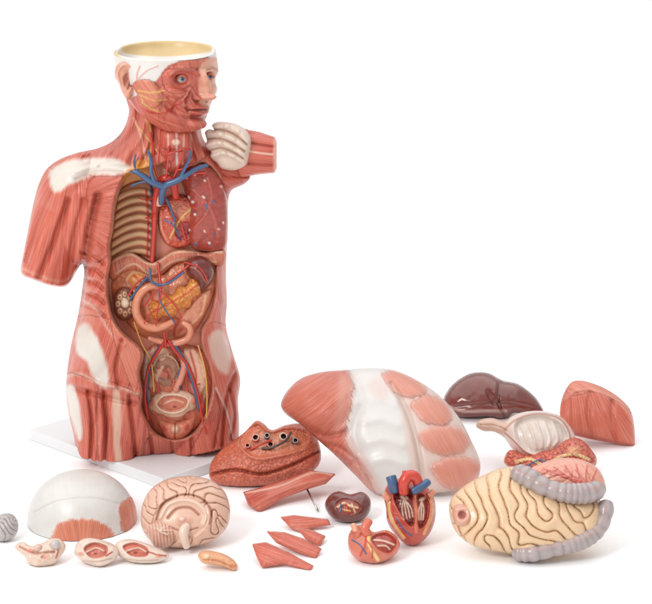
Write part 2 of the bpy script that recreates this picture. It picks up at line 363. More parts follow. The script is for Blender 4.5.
ops=[
 CY([(78,178),(64,215),(52,250),(40,300)],31,50), CY([(106,380),(108,430),(110,500)],40,52), CY([(204,380),(202,430),(200,500)],38,44),
 PO([(44,168),(85,156),(98,178),(90,230),(84,276),(60,310),(10,290),(30,210)],None,fib=('r',78,128,60)),
 PO([(90,180),(124,178),(118,210),(112,250),(98,262),(84,260),(88,220)],None,fib=('r',50,206,110),dome=(4,12)),
 PO([(82,262),(98,262),(112,256),(110,300),(112,330),(78,320)],None,fib=('d',118)),
 PO([(74,318),(112,320),(124,340),(140,352),(138,400),(110,400),(64,396),(66,350)],None,fib=('d',106)),
 PO([(62,382),(86,378),(100,395),(104,470),(64,475)],None,fib=('d',84),dome=(5,14)),
 PO([(98,388),(122,386),(140,400),(150,440),(150,475),(104,475)],None,fib=('d',96),dome=(4,12)),
 PO([(150,436),(200,436),(200,470),(150,475)],None,fib=('d',88)),
 PO([(204,330),(232,330),(245,380),(245,450),(190,460),(214,400)],None,fib=('d',78)),
 PO([(130,90),(160,90),(165,140),(120,175),(50,168),(60,156),(100,145),(124,130)],None,fib=('r',152,60,90)),
 PO([(160,95),(204,110),(210,150),(185,165),(160,150)],None,fib=('d',74)),
 GR([(84,270),(87,250),(91,225),(98,196)],4,-10,c(160,70,56),.5),
 GR([(38,280),(54,240),(68,200)],3,-7,c(180,84,68),.4),GR([(66,284),(74,240),(84,200)],3,-6,c(186,88,72),.35),GR([(26,262),(38,222),(54,186)],2.4,-5,c(180,86,70),.35),
 BL(60,190,26,24,0,None,dh=6),
 GR([(22,269),(40,276),(62,282),(76,271)],1.6,-2,c(232,170,150),.6),
 GR([(120,138),(108,150),(84,158)],2.4,-4,c(178,84,70),.4),GR([(128,146),(116,158),(100,166)],2,-3,c(178,84,70),.3),
 PO([(50,173),(62,163),(88,158),(116,159),(132,169),(116,175),(94,175),(72,184),(54,192)],WHT,soft=2.6,nz=.9,fs=.1),
 GR([(126,164),(104,164),(76,172)],2,2.5,None),GR([(122,172),(100,171),(76,179)],1.4,-2,c(212,172,156),.4),
 *[GR([(82,252+k*13),(94,256+k*13),(104,264+k*13)],2,-5,c(206,120,98),.4) for k in range(5)],
 *[BL(95,250+k*13,10,6.5,25,None,dh=4) for k in range(5)],
 GR([(84,300),(98,312),(110,332),(124,346)],1.6,3,c(232,186,166),.6),
 PO([(77,332),(86,322),(97,338),(106,362),(108,388),(96,382),(86,362),(77,352)],WHT,soft=2.6,nz=.9,fs=.1),
 PO([(80,306),(92,308),(98,326),(90,330),(82,322)],MUSP,soft=3,nz=2,a=.4),
 GR([(68,376),(82,374),(100,384),(120,388),(138,394)],2.2,6,c(230,190,168),.6),GR([(72,387),(100,396),(136,404)],3,-5,c(172,80,66),.4),
 PO([(66,388),(73,386),(79,402),(82,432),(78,440),(70,414)],WHT,soft=2,nz=.8,fs=.1),
 PO([(113,392),(119,390),(122,412),(120,440),(122,464),(116,464),(113,430)],c(230,198,174),soft=1.8,nz=.8,a=.8,fs=.3),
 GR([(88,392),(92,425),(90,464)],2,-7,MUSD,.45),GR([(104,392),(106,425),(104,464)],2,-8,MUSD,.45),GR([(129,396),(133,430),(136,464)],2,-7,MUSD,.45),GR([(97,400),(99,430),(97,464)],1.4,-3,MUSP,.3),
 GR([(150,438),(152,452),(150,468)],2,-6,MUSD,.5),GR([(172,442),(173,464)],1.6,-4,MUSD,.5),GR([(192,438),(192,460)],2,-6,MUSD,.5),
 GR([(122,340),(116,365),(118,388)],1.8,-5,c(184,92,76),.5),
 PO([(110,304),(123,334),(140,350),(138,380),(134,392),(124,368),(114,340)],c(218,124,98),fib=('d',70),fs=.8),
 PO([(209,336),(221,330),(230,350),(228,374),(217,368),(210,352)],c(230,204,188),soft=2.6,nz=1,a=.8,fs=.15),
 GR([(236,372),(226,400),(222,446)],2,-7,MUSD,.5),GR([(214,386),(220,410),(214,448)],1.6,-4,MUSD,.5),LI([(216,388),(226,410),(233,438)],1.0,WHT,dh=1,a=.6),
 GR([(230,390),(234,415),(230,440)],1.6,-4,MUSD,.4),
 BL(92,350,22,28,0,None,dh=6),BL(86,408,18,20,0,None,dh=5),GR([(80,304),(78,318),(74,330)],5,-5,None),
 PO(cav,c(212,128,102),soft=1.8,seth=24),
 LI(cav+[cav[0]],1.1,c(228,172,146),dh=.8,a=.75),
 GR([(150,100),(142,130),(124,160)],5,7,c(222,126,102),.25),GR([(138,104),(134,128),(112,154)],2.4,-5,c(170,76,62),.5),
 GR([(154,112),(153,140),(140,166)],1.8,-5,MUSD,.6),LI([(134,118),(142,140),(146,162)],.9,c(234,194,172),a=.7,dh=.6),
 GR([(194,112),(196,134),(204,156)],3,5,c(222,126,102),.25),GR([(186,120),(188,142),(196,160)],1.8,-4,MUSD,.5),
 LI([(142,110),(151,132),(149,160)],1.2,YEL,dh=1.2,a=.9),LI([(136,124),(150,142),(158,152)],.8,YEL,dh=.8,a=.8),
 LI([(156,110),(160,132),(158,162)],1.2,RED,dh=1.3),LI([(162,110),(165,130),(163,150)],1.1,WHT,a=.8),
 PO([(126,170),(146,160),(156,176),(140,188),(124,186)],c(228,150,72),soft=1.6,nz=1.5),
 LI([(128,172),(140,174),(152,182)],1,WHT,dh=1,a=.7),
 NZ(30,1.5,.05,3), FH(.9),
]
inflate('muscle_body',body,MUSC,ops,T=74,Tb=62,sp=1.15,mat=MUS,fib=('d',80),pw=.5,**kw)
# ----- head -----
hs=[(48,118,215,54,62),(58,119,216.5,55,60),(67,121,217.5,55,58),(75,124,215,53,54),(84,127,215.5,52,48),(93,132,213.5,50,42),(101,138,210.5,47,34),(108,144,208.5,44,28),(115,152,206,40,20),(120,160,204,34,14),(123,168,201,26,8),(125,176,195,13,3)]
hops=[
 PO([(110,30),(224,30),(224,58),(214,63),(206,60),(197,61),(188,63),(176,63),(166,68),(157,80),(147,86),(136,96),(118,96),(112,60)],c(229,225,218),soft=1.1,nz=.5,fs=.04),
 PO([(195,58),(206,57),(214,60),(214,67),(204,72),(197,69)],c(214,124,102),fib=('d',85),soft=1),
 PO([(178,61),(194,59),(196,69),(182,69),(173,71)],c(214,118,94),fib=('d',80),soft=1),
 PO([(133,84),(146,79),(157,85),(163,97),(155,108),(142,100)],c(220,130,100),soft=1.2,fib=('d',52),dome=(3,8)),
 PO([(163,72),(178,68),(195,69),(196,84),(179,92),(165,88)],c(206,102,84),fib=('d',8),fs=.4,soft=1),
 PO([(199,66),(220,62),(220,128),(206,128),(200,106)],c(228,168,142),soft=1.1,fs=.03),
 BL(196,62,26,9,0,None,dh=3),
 GR([(170,74),(178,69.5),(190,70.5),(197,74)],2.4,5.5,None),GR([(203,71),(210,69),(215,71)],2.2,5,None),
 BL(181.5,79.5,10,6.5,0,c(164,78,62),dh=-8.5,a=.75),BL(209.5,77,6.5,5.5,0,c(196,120,98),dh=-7,a=.7),
 BL(175,92,15,7,12,None,dh=7),BL(213,90,7,7,0,None,dh=4),
 BL(202,84,4.4,17,-8,c(224,148,122),dh=12,a=.6),BL(204.5,96.5,6.4,5,0,c(224,148,122),dh=12,a=.6),BL(197,98,3.6,3,0,None,dh=5),
 BL(198.3,100.8,2.2,1.3,0,c(110,50,42),dh=-2),BL(206.5,101.8,1.8,1.1,0,c(110,50,42),dh=-1.5),GR([(193,95),(193.5,99),(197,102)],1,-3,c(170,80,66),.5),
 BL(199,109,12,7,0,c(212,122,102),dh=4,a=.5),GR([(189,110),(198,109.2),(207,109.5)],.8,-4,c(120,50,42),.85),LI([(191,107.6),(196,106),(200,106.8),(206,107)],1.2,c(202,92,80),dh=2),LI([(192,112.2),(199,113.4),(205,112)],1.5,c(206,98,84),dh=2.4),
 GR([(192,117),(199,118),(206,116.5)],1.8,-4.5,c(190,96,82),.4),BL(197,124,11,6.5,0,None,dh=8),
 BL(172,107,13,6,32,None,dh=-6),GR([(144,103),(158,117),(182,127)],2.4,6,None),
 GR([(190,92),(186,101),(187,110)],1.4,-3.5,c(170,78,66),.5),
 LI([(190,88),(183,98),(186,106)],1.2,c(228,152,130),dh=1.6,a=.6),LI([(184,94),(176,102),(172,112)],1.0,MUSD,dh=-1.6,a=.5),LI([(160,92),(172,104),(186,111)],1.5,c(200,94,78),dh=2.2,a=.5),LI([(158,100),(170,112),(188,118)],1.1,MUSD,dh=-1.6,a=.5),LI([(157,84),(161,100),(160,112)],1,MUSD,dh=-1.5,a=.45),
 LI([(171,79),(175,72.5),(183,71),(191,74),(192.5,80)],.8,MUSD,dh=-.8,a=.5),LI([(171,82),(176,88),(184,89),(191,85)],.8,MUSD,dh=-.8,a=.6),
 LI([(173,71),(181,68),(190,69.5)],1.1,c(150,72,58),a=.6,dh=.8),LI([(204,69),(209,67.3),(214,69)],1.0,c(130,80,62),a=.7,dh=.8),
 LI([(140,90),(152,92),(164,90)],.9,YEL,dh=.8,a=.8),LI([(141,94),(154,100),(166,100)],.8,YEL,dh=.8,a=.7),LI([(142,98),(152,108),(164,114)],.8,YEL,dh=.8,a=.7),
 LI([(142,104),(154,112),(166,112),(178,104),(188,98)],.8,RED,dh=.8),LI([(139,86),(137,76),(140,66)],.7,c(206,100,88),dh=.6,a=.7),LI([(139,78),(148,70),(158,66)],.7,c(206,100,88),dh=.5,a=.6),
 FH(.6)]
head=loft('head',hs,c(210,106,86),hops,P0=P0,lift=22,seg=260,mat=MUS,parent=tor,fib=('d',62))
bs_=[(48,118,215,54,62),(46.8,119.5,213.5,52.5,60.5),(47.6,122,211,50,58),(54,124,209,47,55),(60,130,203,40,48),(64,142,190,26,30),(65,160,172,6,6)]
loft('skull_bowl',bs_,c(222,194,142),[LI([(118,48),(126,41),(166,37.5),(207,41),(215,48),(206,55),(166,59),(126,56),(118,48)],2.6,c(232,229,224)),NZ(12,0,.1,2)],P0=P0,lift=22,seg=128,mat=BON,parent=head)
inflate('ear',[(115,70),(118,64),(125,61.5),(132,64),(136,71),(136,82),(134,92),(130,99),(126,98.5),(122,92),(119,84),(115,77)],c(224,158,132),[BL(128,80,6,12,-6,c(180,100,82),dh=-5,a=.8),GR([(120,84),(117.5,73),(123,65),(130,66),(133.5,73),(132,84),(129.5,91)],1.5,3,c(234,178,154),.6),GR([(123,76),(127,72),(129,78),(126.5,88)],1.1,2.6,c(226,160,136),.6),BL(131.5,84,2.6,4,0,c(120,52,44),dh=-2),BL(127.5,95,4.5,4.5,0,None,dh=2)],T=7,Tb=16,lift=62,sp=.6,mat=ORG,**{**kw,'parent':head})
def eye(px,py,h,r):
    ball('eye',px,py,h,r,c(232,230,222),P0,[BL(px+1.2,py+.2,2.8,2.8,0,c(92,124,160),pw=.25),BL(px+1.2,py+.2,1.3,1.3,0,c(15,15,20),pw=.25)],parent=head,seg=40)
    tube('eyelid',[(px-r-.8,py+.8,h+1),(px-r*.4,py-r*.62,h+r),(px+r*.4,py-r*.66,h+r),(px+r+.6,py+.4,h+1)],1.2,c(206,120,98),P0,parent=head,mat=MUS)
    tube('eyelid',[(px-r-.6,py+1,h+1),(px,py+r*.72,h+r-.4),(px+r+.4,py+.8,h+1)],.9,c(212,130,106),P0,parent=head,mat=MUS)
eye(181.5,79,66,5.2); eye(209.5,76.5,49,4.2)
# ----- opposite shoulder: slim pale finger-like folds -----
skin=[(206,137),(205,132),(209,129),(214,130),(212,125),(217,122),(226,122),(236,124),(246,130),(251,140),(250,156),(246,166),(236,170),(228,170),(221,168),(217,163),(213,160),(210,156),(211,152),(207,149),(205,145),(207,141)]
fold=[[(213,126),(226,126),(238,131),(248,141)],[(207,133),(220,134),(233,139),(246,148)],[(207,145),(219,143),(231,147),(244,155)],[(213,156),(223,153),(233,156),(243,162)]]
sh=inflate('shoulder_joint',skin,c(230,208,190),[
 *[op for p in fold for op in (GR(p,2.9,4.5,c(236,218,202),.5),BL(p[1][0],p[1][1],3.4,3.2,10,c(238,222,206),dh=1.8,a=.6),BL(p[2][0],p[2][1],3.6,3.2,20,None,dh=1.6))],
 *[GR([((a[0]+b[0])/2,(a[1]+b[1])/2) for a,b in zip(fold[k],fold[k+1])],.8,-2.6,c(188,128,104),.7) for k in range(3)],
 *[LI([(p[1][0]+4,p[1][1]-2),(p[1][0]+4.6,p[1][1]+2.4)],.5,c(206,160,138),dh=-.6,a=.6) for p in fold],
 BL(245,146,9,18,0,None,dh=3),NZ(7,.4,.04)],T=12,Tb=14,lift=28,sp=.65,mat=BON,**kw)
inflate('shoulder_muscle',[(204,150),(212,140),(224,132),(240,128),(252,134),(254,160),(250,177),(238,181),(226,184),(214,176),(206,166)],c(210,104,84),[FH(.6)],T=16,Tb=18,lift=10,sp=1,mat=MUS,fib=('d',20),**kw)
inflate('arm_stump',[(243,132),(250,130),(260,132),(275,137),(277,142),(277,168),(275,173),(262,174),(250,176),(240,180),(236,168),(240,150)],c(214,108,88),[CY([(236,156),(256,155),(300,155)],23,24),
 LI([(242,150),(260,153),(278,155)],1.0,c(234,190,168),dh=.6),GR([(244,142),(262,145),(277,147)],1.4,-3,MUSD,.5),GR([(242,162),(262,165),(277,165)],1.4,-3,MUSD,.5),
 PO([(273.5,134),(280,134),(280,176),(273,176)],c(230,164,142),soft=.8,sm=False),FH(.7)],T=20,Tb=20,lift=10,sp=.9,mat=MUS,sm=False,fib=('d',8),**kw)
inflate('armpit_muscle',[(206,158),(214,168),(226,174),(240,176),(250,177),(244,184),(232,190),(226,200),(218,192),(208,176)],c(206,104,84),[FH(.6)],T=16,Tb=12,lift=12,sp=1,mat=MUS,fib=('d',30),**kw)
# ----- chest organs -----
rib=[(119,192),(134,182),(150,184),(156,205),(156,235),(154,262),(134,254),(111,262),(112,235),(115,212)]
rops=[]
for k in range(9):
    y=192+k*8.6
    rops+=[LI([(112,y+10),(126,y+2),(140,y-1),(152,y+2)],2.8,c(212,170,126),dh=3),LI([(112,y+14),(126,y+6.3),(140,y+3.3),(152,y+6)],.9,c(156,98,70),dh=-1,a=.8),LI([(114,y+12),(128,y+4.6),(140,y+1.6),(150,y+4)],.6,RED,a=.5)]
inflate('rib_lining',rib,c(182,126,90),rops+[LI([(151,186),(153,215),(152,258)],1.6,c(90,110,140),dh=1),LI([(146,190),(148,220),(147,258)],1.0,RED,dh=.8)]+[BL(151.5,192+k*8.6,2.6,1.8,0,BLU,dh=1.2,pw=.4) for k in range(8)],T=5,Tb=3,lift=25,mat=BON,sp=1,**kw)
lung=[(182,176),(194,163),(208,166),(220,178),(227,200),(228,228),(225,248),(208,252),(192,247),(188,226),(190,205),(184,190)]
dots=[]
for k in range(26):
    x=rng.uniform(186,225); y=rng.uniform(170,247); dots.append(BL(x,y,rng.uniform(1.3,2.4),rng.uniform(1.1,1.8),rng.uniform(0,90),[WHT,BLU,c(214,60,50),c(236,190,170)][k%4],dh=1,pw=.3))
inflate('opened_lung',lung,c(168,68,56),[NZ(4,.7,.22,1),LI([(190,188),(204,200),(214,216),(218,238)],1.2,c(190,90,74),dh=1,a=.7),LI([(194,228),(206,214),(212,196),(208,178)],1.1,c(190,90,74),dh=1,a=.7)]+dots+[LI([(225,180),(228,210),(226,246)],1.2,c(226,150,130),a=.8)],T=16,Tb=6,lift=30,sp=.9,**kw)
inflate('heart_bed',[(160,204),(170,196),(186,196),(197,206),(200,224),(194,242),(178,248),(164,242),(158,224)],c(204,78,58),[VO(6,1.2,c(228,140,104),a=.4,w=.14,warp=1.4,jit=.15),PO([(168,206),(180,202),(190,208),(188,218),(176,220)],c(222,130,100),dh=-3,soft=1.2),PO([(176,224),(188,222),(192,232),(184,240),(176,236)],c(164,50,42),dh=-3,soft=1.2),LI([(166,206),(180,222),(186,242)],1.0,RED,dh=1),LI([(192,208),(180,220),(170,238)],.9,c(238,196,110),dh=1),LI([(164,220),(174,226),(180,240)],.8,BLU,dh=.8),LI([(160,210),(161,228),(168,243)],1.1,c(230,150,120),dh=1)],T=9,Tb=5,lift=27,sp=.8,**kw)
tube('trachea',[(170,140,40),(168,160,42),(164,182,42),(158,205,36)],4.2,c(228,192,168),P0,parent=tor,ops=[LI([(158,y),(176,y-1)],.7,c(186,126,108)) for y in range(144,208,4)])
tube('aorta',[(176,198,42),(172,182,50),(163,179,50),(156,196,40),(154,230,33),(152,262,32)],[3.2,4.0,3.8,3.0,2.4,2.2],c(206,56,42),P0,parent=tor)
for p,r_ in (([(172,184,52),(177,170,54),(182,158,52),(188,148,48)],1.3),([(160,182,52),(155,168,54),(153,150,54),(150,132,52)],1.2),([(166,179,54),(168,160,58),(169,146,58)],1.0),([(176,182,54),(190,174,52),(206,173,46)],1.1),([(176,152,60),(184,148,60),(191,152,54)],.7),([(160,150,60),(168,154,62),(176,151,62)],.7),([(177,170,56),(186,168,56),(194,160,52)],.8),([(156,196,44),(148,200,34),(138,198,31)],.7),([(155,214,42),(148,218,33),(136,216,31)],.7)):
    tube('artery',p,r_,c(206,56,42),P0,parent=tor)
for p,r_ in (([(122,164,52),(130,169,55),(140,174,58),(152,182,58),(164,187,56)],[1.6,2.2,2.6,3.2,3.2]),([(208,165,44),(198,168,50),(188,174,56),(176,181,58),(164,187,56),(161,204,50)],[1.6,2.2,2.5,3,3.4,2.6]),([(148,150,60),(151,160,61),(151,172,60),(155,183,58)],[1.2,1.6,1.8,2]),([(190,150,56),(189,160,58),(184,170,58),(180,178,58)],[1,1.4,1.6,1.8]),([(166,198,42),(172,212,40),(176,226,39)],[1.4,1.2,.9]),([(150,181,58),(142,182,56),(130,186,54)],[1.4,1.1,.9]),([(138,172,58),(134,164,58),(136,154,58)],[1.2,1,.8])):
    tube('vein',p,r_,BLU,P0,parent=tor)
inflate('larynx_muscles',[(160,132),(176,128),(190,132),(193,152),(187,168),(172,174),(162,164)],c(206,92,74),[LI([(176,130),(177,172)],1.2,WHT,dh=-1,a=.7),LI([(168,134),(169,166)],.9,c(232,176,154),dh=.6),LI([(184,134),(183,164)],.9,c(232,176,154),dh=.6),BL(171,156,5,8,10,c(186,64,52),dh=3),BL(182,156,5,8,-10,c(186,64,52),dh=3),BL(176,142,6,5,0,c(230,196,174),dh=3),GR([(164,150),(190,150)],1.2,-2,MUSD,.4),FH(.5)],T=14,Tb=5,lift=44,sp=.8,mat=MUS,fib=('d',88),**kw)
# ----- abdominal organs -----
inflate('diaphragm',[(110,262),(130,252),(152,262),(176,250),(205,252),(224,250),(222,266),(200,262),(176,264),(156,278),(132,270),(112,280)],c(214,124,96),[LI([(111,262),(130,254),(152,264),(176,252),(222,252)],1.3,c(234,190,156),dh=1.5),LI([(116,274),(134,264),(152,274),(178,260),(216,262)],1,c(230,176,144),dh=1),FH(.6)],T=9,Tb=4,lift=29,mat=MUS,fib=('d',80),sp=1,**kw)
inflate('liver_bed',[(114,274),(134,264),(158,274),(176,262),(196,256),(214,262),(216,285),(208,310),(192,334),(162,342),(138,334),(122,316),(112,296)],c(222,136,98),[NZ(7,2.4,.1,5),BL(140,281,14,9,20,c(236,172,96),dh=5),BL(146,280,4,3,0,BLU,dh=1,pw=.4),BL(138,288,3,3,0,RED,dh=1,pw=.4),PO([(196,300),(210,290),(208,310),(194,330),(178,338),(176,326)],c(226,150,120),dh=4,soft=2),PO([(166,320),(178,318),(184,330),(170,336)],c(206,106,80),dh=-2,soft=2),LI([(134,276),(150,292),(156,318)],1.0,RED,dh=1),LI([(126,280),(134,272),(150,276)],1,c(240,200,146),dh=1),LI([(206,296),(202,314),(188,328)],1.2,c(236,184,140),dh=1)],T=14,Tb=5,lift=24,sp=1,**kw)
inflate('spleen',[(184,264),(196,256),(208,259),(214,272),(209,286),(200,292),(196,284),(188,276)],c(118,50,42),[NZ(6,.8,.2),LI([(190,267),(198,271),(206,282)],1,c(176,96,76),dh=.8,a=.8)],T=13,Tb=5,lift=38,sp=.8,**kw)
inflate('kidney_section',[(114,296),(122,287),(132,290),(137,302),(134,315),(124,321),(115,314)],c(124,66,50),[BL(125,303,4.5,5.5,0,CRM,dh=1,pw=.4)]+[BL(125+7.2*math.cos(a),304+10*math.sin(a),2.8,3.5,0,c(212,172,128),dh=1,pw=.4) for a in np.arange(0,6.2,.78)]+[BL(125+7.2*math.cos(a),304+10*math.sin(a),1.2,1.6,0,c(150,80,60),pw=.4) for a in np.arange(0,6.2,.78)],T=8,Tb=5,lift=36,sp=.6,**kw)
inflate('pancreas',[(151,314),(149,306),(154,300),(160,302),(166,294),(173,295),(178,286),(186,286),(190,278),(197,277),(202,284),(200,294),(193,299),(190,307),(180,310),(174,317),(163,317),(157,321)],c(236,156,78),[VO(5.5,1.4,c(218,118,58),a=.5,w=.2,warp=1.6,jit=.14),BL(160,309,8,7,-30,c(240,174,90),dh=3,a=.5),BL(178,299,10,7,-40,c(240,174,90),dh=3,a=.5),BL(194,286,7,6,0,c(240,174,90),dh=2.5,a=.5),LI([(153,312),(168,304),(184,295),(198,284)],.8,c(214,84,52),dh=1)],T=10,Tb=4,lift=38,sp=.6,**kw)
tube('duodenum',[(164,290,42),(155,286,43),(146,288,44),(139,295,44),(136,305,44),(137,315,44),(143,324,45),(153,328,46),(164,326,46),(174,321,44)],[2.6,3.4,3.8,4.2,4.0,4.3,4.0,4.2,3.6,2.8],c(230,150,116),P0,parent=tor,seg=20,ops=[NZ(4,0,.12)]+[LI([(130,290+k*6),(146,293+k*5.4)],.5,c(206,114,88),a=.4) for k in range(7)])
tube('jejunum_loop',[(182,322,40),(190,328,42),(188,338,40),(176,343,40),(162,342,40),(148,338,38)],[2.4,3.2,3.4,3.4,3.2,2.4],c(228,150,120),P0,parent=tor,ops=[NZ(4,0,.12)])
for p,r_ in (([(158,262,38),(160,280,46),(161,292,52)],1.3),([(164,332,48),(166,348,46)],1.4),([(166,282,50),(178,274,50),(190,264,48)],1.0),([(160,288,52),(152,296,50),(144,306,50)],.8),([(162,292,54),(158,308,54),(156,326,52)],.7),([(162,292,54),(174,304,55),(182,318,52)],.7),([(146,276,44),(136,284,44),(128,296,46)],.9),([(184,262,50),(200,268,52),(208,282,50)],.8),([(158,308,54),(150,314,52),(144,324,51)],.6)):
    tube('artery',p,r_,RED,P0,parent=tor)
for p,r_ in (([(150,268,42),(152,282,48),(166,284,50),(184,272,52)],1.2),([(148,276,45),(138,288,46),(130,300,47)],1.0),([(160,286,50),(160,300,54),(168,314,54),(176,324,50)],.7)):
    tube('vein',p,r_,BLU,P0,parent=tor)
# ----- pelvis -----
inflate('pelvic_wall',[(142,356),(160,342),(184,344),(203,352),(212,378),(207,408),(194,430),(172,438),(154,430),(143,408),(140,380)],c(214,120,94),[PO([(148,352),(160,346),(170,352),(162,372),(152,388),(144,378)],c(230,180,148),dh=3,soft=2,nz=1),PO([(184,348),(200,354),(206,380),(198,400),(190,384),(184,364)],c(230,182,154),soft=2,nz=1.5,dh=3),GR([(158,346),(150,366),(146,388)],2,-3,c(180,84,66),.4),LI([(147,352),(145,380),(150,404)],1.3,WHT,dh=1.5),GR([(176,346),(180,370),(178,392)],2.5,-4,c(160,70,58),.6),LI([(190,352),(196,376),(194,398)],.9,c(196,60,48),dh=.8),LI([(203,362),(206,384),(202,406)],1.2,c(232,202,170),dh=1),NZ(6,1.4,.12),FH(.6)],T=9,Tb=4,lift=25,mat=MUS,fib=('d',70),sp=.9,**kw)
inflate('sacrum',[(150,366),(157,355),(168,353),(177,360),(181,372),(176,385),(164,390),(154,382)],c(176,124,98),[BL(165,373,9,10,20,c(128,80,66),dh=-4,a=.8),LI([(152,367),(158,357),(168,355),(177,361),(180,372),(175,384)],1.1,c(226,194,160),dh=1.2),LI([(158,368),(168,372),(172,382)],1,c(190,90,76),dh=1),NZ(5,1,.12)],T=7,Tb=3,lift=30,sp=.7,mat=BON,**kw)
tube('rectum',[(180,352,34),(184,364,37),(181,378,38),(175,391,38)],[2.4,3.2,3.4,3],c(226,148,124),P0,parent=tor,ops=[NZ(4,0,.12)])
inflate('bladder',[(148,405),(153,396),(161,391),(170,392),(176,388),(187,391),(197,398),(196,408),(188,413),(180,420),(168,419),(162,415),(153,414)],c(230,190,160),[PO([(157,404),(164,397),(176,396),(187,400),(184,408),(174,412),(164,410)],c(210,122,96),dh=-4,soft=1.4),LI([(156,404),(163,396),(176,395),(188,399),(186,408),(175,413),(162,411),(156,404)],.8,c(240,218,192),dh=1),LI([(164,404),(175,400),(184,403)],1.0,c(230,176,148),dh=1),BL(175,407,2.6,1.8,0,c(150,60,50),dh=-1),BL(152,402,5,5,0,c(216,130,104),dh=2),BL(193,401,4,5,0,c(216,130,104),dh=2),LI([(152,411),(164,417),(180,418),(190,411)],.9,c(206,120,96),dh=-.5),NZ(5,.8,.08)],T=9,Tb=4,lift=32,sp=.6,**kw)
inflate('pubic_part',[(156,418),(166,421),(176,422),(190,418),(196,416),(192,430),(179,441),(166,438)],c(218,134,108),[BL(175,429,5,6,0,c(234,196,168),dh=3),LI([(175,420),(175,439)],.8,MUSD,dh=-1),BL(165,428,4,5,0,c(206,92,74),dh=1.5),BL(186,427,4,5,0,c(206,92,74),dh=1.5),NZ(4,.8,.1)],T=11,Tb=4,lift=28,sp=.7,mat=MUS,**kw)
for p,r_ in (([(168,340,44),(176,352,42),(188,366,38),(197,392,37),(202,416,40),(206,434,46)],[1.8,1.8,1.6,1.4,1.2,1]),([(166,340,44),(158,352,42),(148,370,38),(145,396,38),(148,420,42)],[1.7,1.6,1.4,1.2,1]),([(188,366,39),(186,380,38),(188,392,40)],.9),([(150,370,38),(156,384,38),(160,394,40)],.8),([(197,392,38),(203,402,37),(202,416,38)],.7),([(186,376,38),(192,384,37),(200,384,36)],.6)):
    tube('artery',p,r_,RED,P0,parent=tor)
for p,r_ in (([(172,342,42),(184,360,39),(193,384,37),(199,410,38)],[1.7,1.6,1.4,1.2]),([(162,344,42),(152,360,38),(147,384,37),(149,404,38)],[1.5,1.4,1.2,1.0]),([(184,362,39),(178,376,39),(180,388,41)],.8)):
    tube('vein',p,r_,BLU,P0,parent=tor)
tube('ureter',[(134,322,44),(142,344,40),(151,362,38),(154,392,42)],.8,YEL,P0,parent=tor)
tube('nerve',[(198,345,38),(205,370,38),(207,398,38),(206,424,42)],.8,YEL,P0,parent=tor)
# ================= CHEST AND BELLY COVER =================
cov=[(281,404),(288,390),(302,378),(322,372),(345,370),(372,368),(396,371),(420,382),(440,396),(458,416),(470,438),(480,462),(477,480),(462,490),(436,494),(404,496),(376,494),(356,476),(338,458),(318,440),(300,424),(286,414)]
SEG=c(226,146,124)
def seg_(pts,ang): return PO(pts,SEG,fib=('d',ang),fs=.5,soft=4.5,dome=(4,12),nz=1.2,a=.95)
cops=[
 PO([(340,360),(372,360),(394,366),(400,400),(408,440),(416,505),(372,505),(338,464),(342,430),(352,400)],c(229,226,222),soft=6,fs=.04),
 PO([(390,366),(440,388),(486,460),(482,494),(420,505),(408,450),(398,400)],c(228,206,196),soft=4,fs=.06),
 PO([(275,404),(298,372),(336,362),(352,380),(351,404),(346,430),(352,452),(366,476),(376,500),(350,490),(310,450)],c(216,118,96),fib=('r',450,300,200),soft=5,nz=2),
 PO([(346,436),(356,446),(372,470),(384,500),(366,500),(350,474)],c(222,160,144),soft=6,a=.55,fs=.4),
 BL(318,402,44,34,-35,None,dh=12),
 GR([(300,424),(326,436),(346,432)],3,-5,c(190,96,80),.35),GR([(322,444),(340,448),(356,460)],2.4,-4,c(196,104,88),.35),GR([(344,464),(358,464),(370,478)],2.4,-3,c(196,110,94),.3),
 PO([(340,372),(352,382),(350,404),(342,428),(334,434),(336,410),(338,388)],c(222,176,160),soft=5,a=.4,fs=.4),
 seg_([(382,375),(396,369),(416,377),(426,391),(412,398),(397,394),(388,386)],40), seg_([(410,404),(428,395),(446,403),(452,416),(444,426),(424,422),(416,414)],50),
 seg_([(420,434),(438,426),(461,430),(469,446),(456,455),(436,454),(424,446)],60), seg_([(432,466),(450,457),(472,459),(480,472),(468,488),(446,488),(436,478)],70),
 PO([(368,384),(380,378),(390,392),(384,402),(374,396)],c(226,182,168),soft=5,a=.35,fs=.1),
 GR([(352,372),(362,400),(354,430),(360,452)],5,-3,c(206,192,184),.3),GR([(392,384),(408,414),(418,450),(424,494)],3,-5,c(206,186,176),.4),
 *[GR([(358+k*5,402+k*20),(378+k*3,399+k*20),(394+k*4,405+k*20)],5,1.8,None) for k in range(4)],
 FH(.7)]
inflate('torso_cover',cov,c(226,214,204),cops,T=44,Tb=10,alpha=48,mat=MUS,sp=1.15,fib=('d',60),fs=.1,label='large white and salmon chest and belly cover lying behind the heart pieces',cat='anatomical model part')
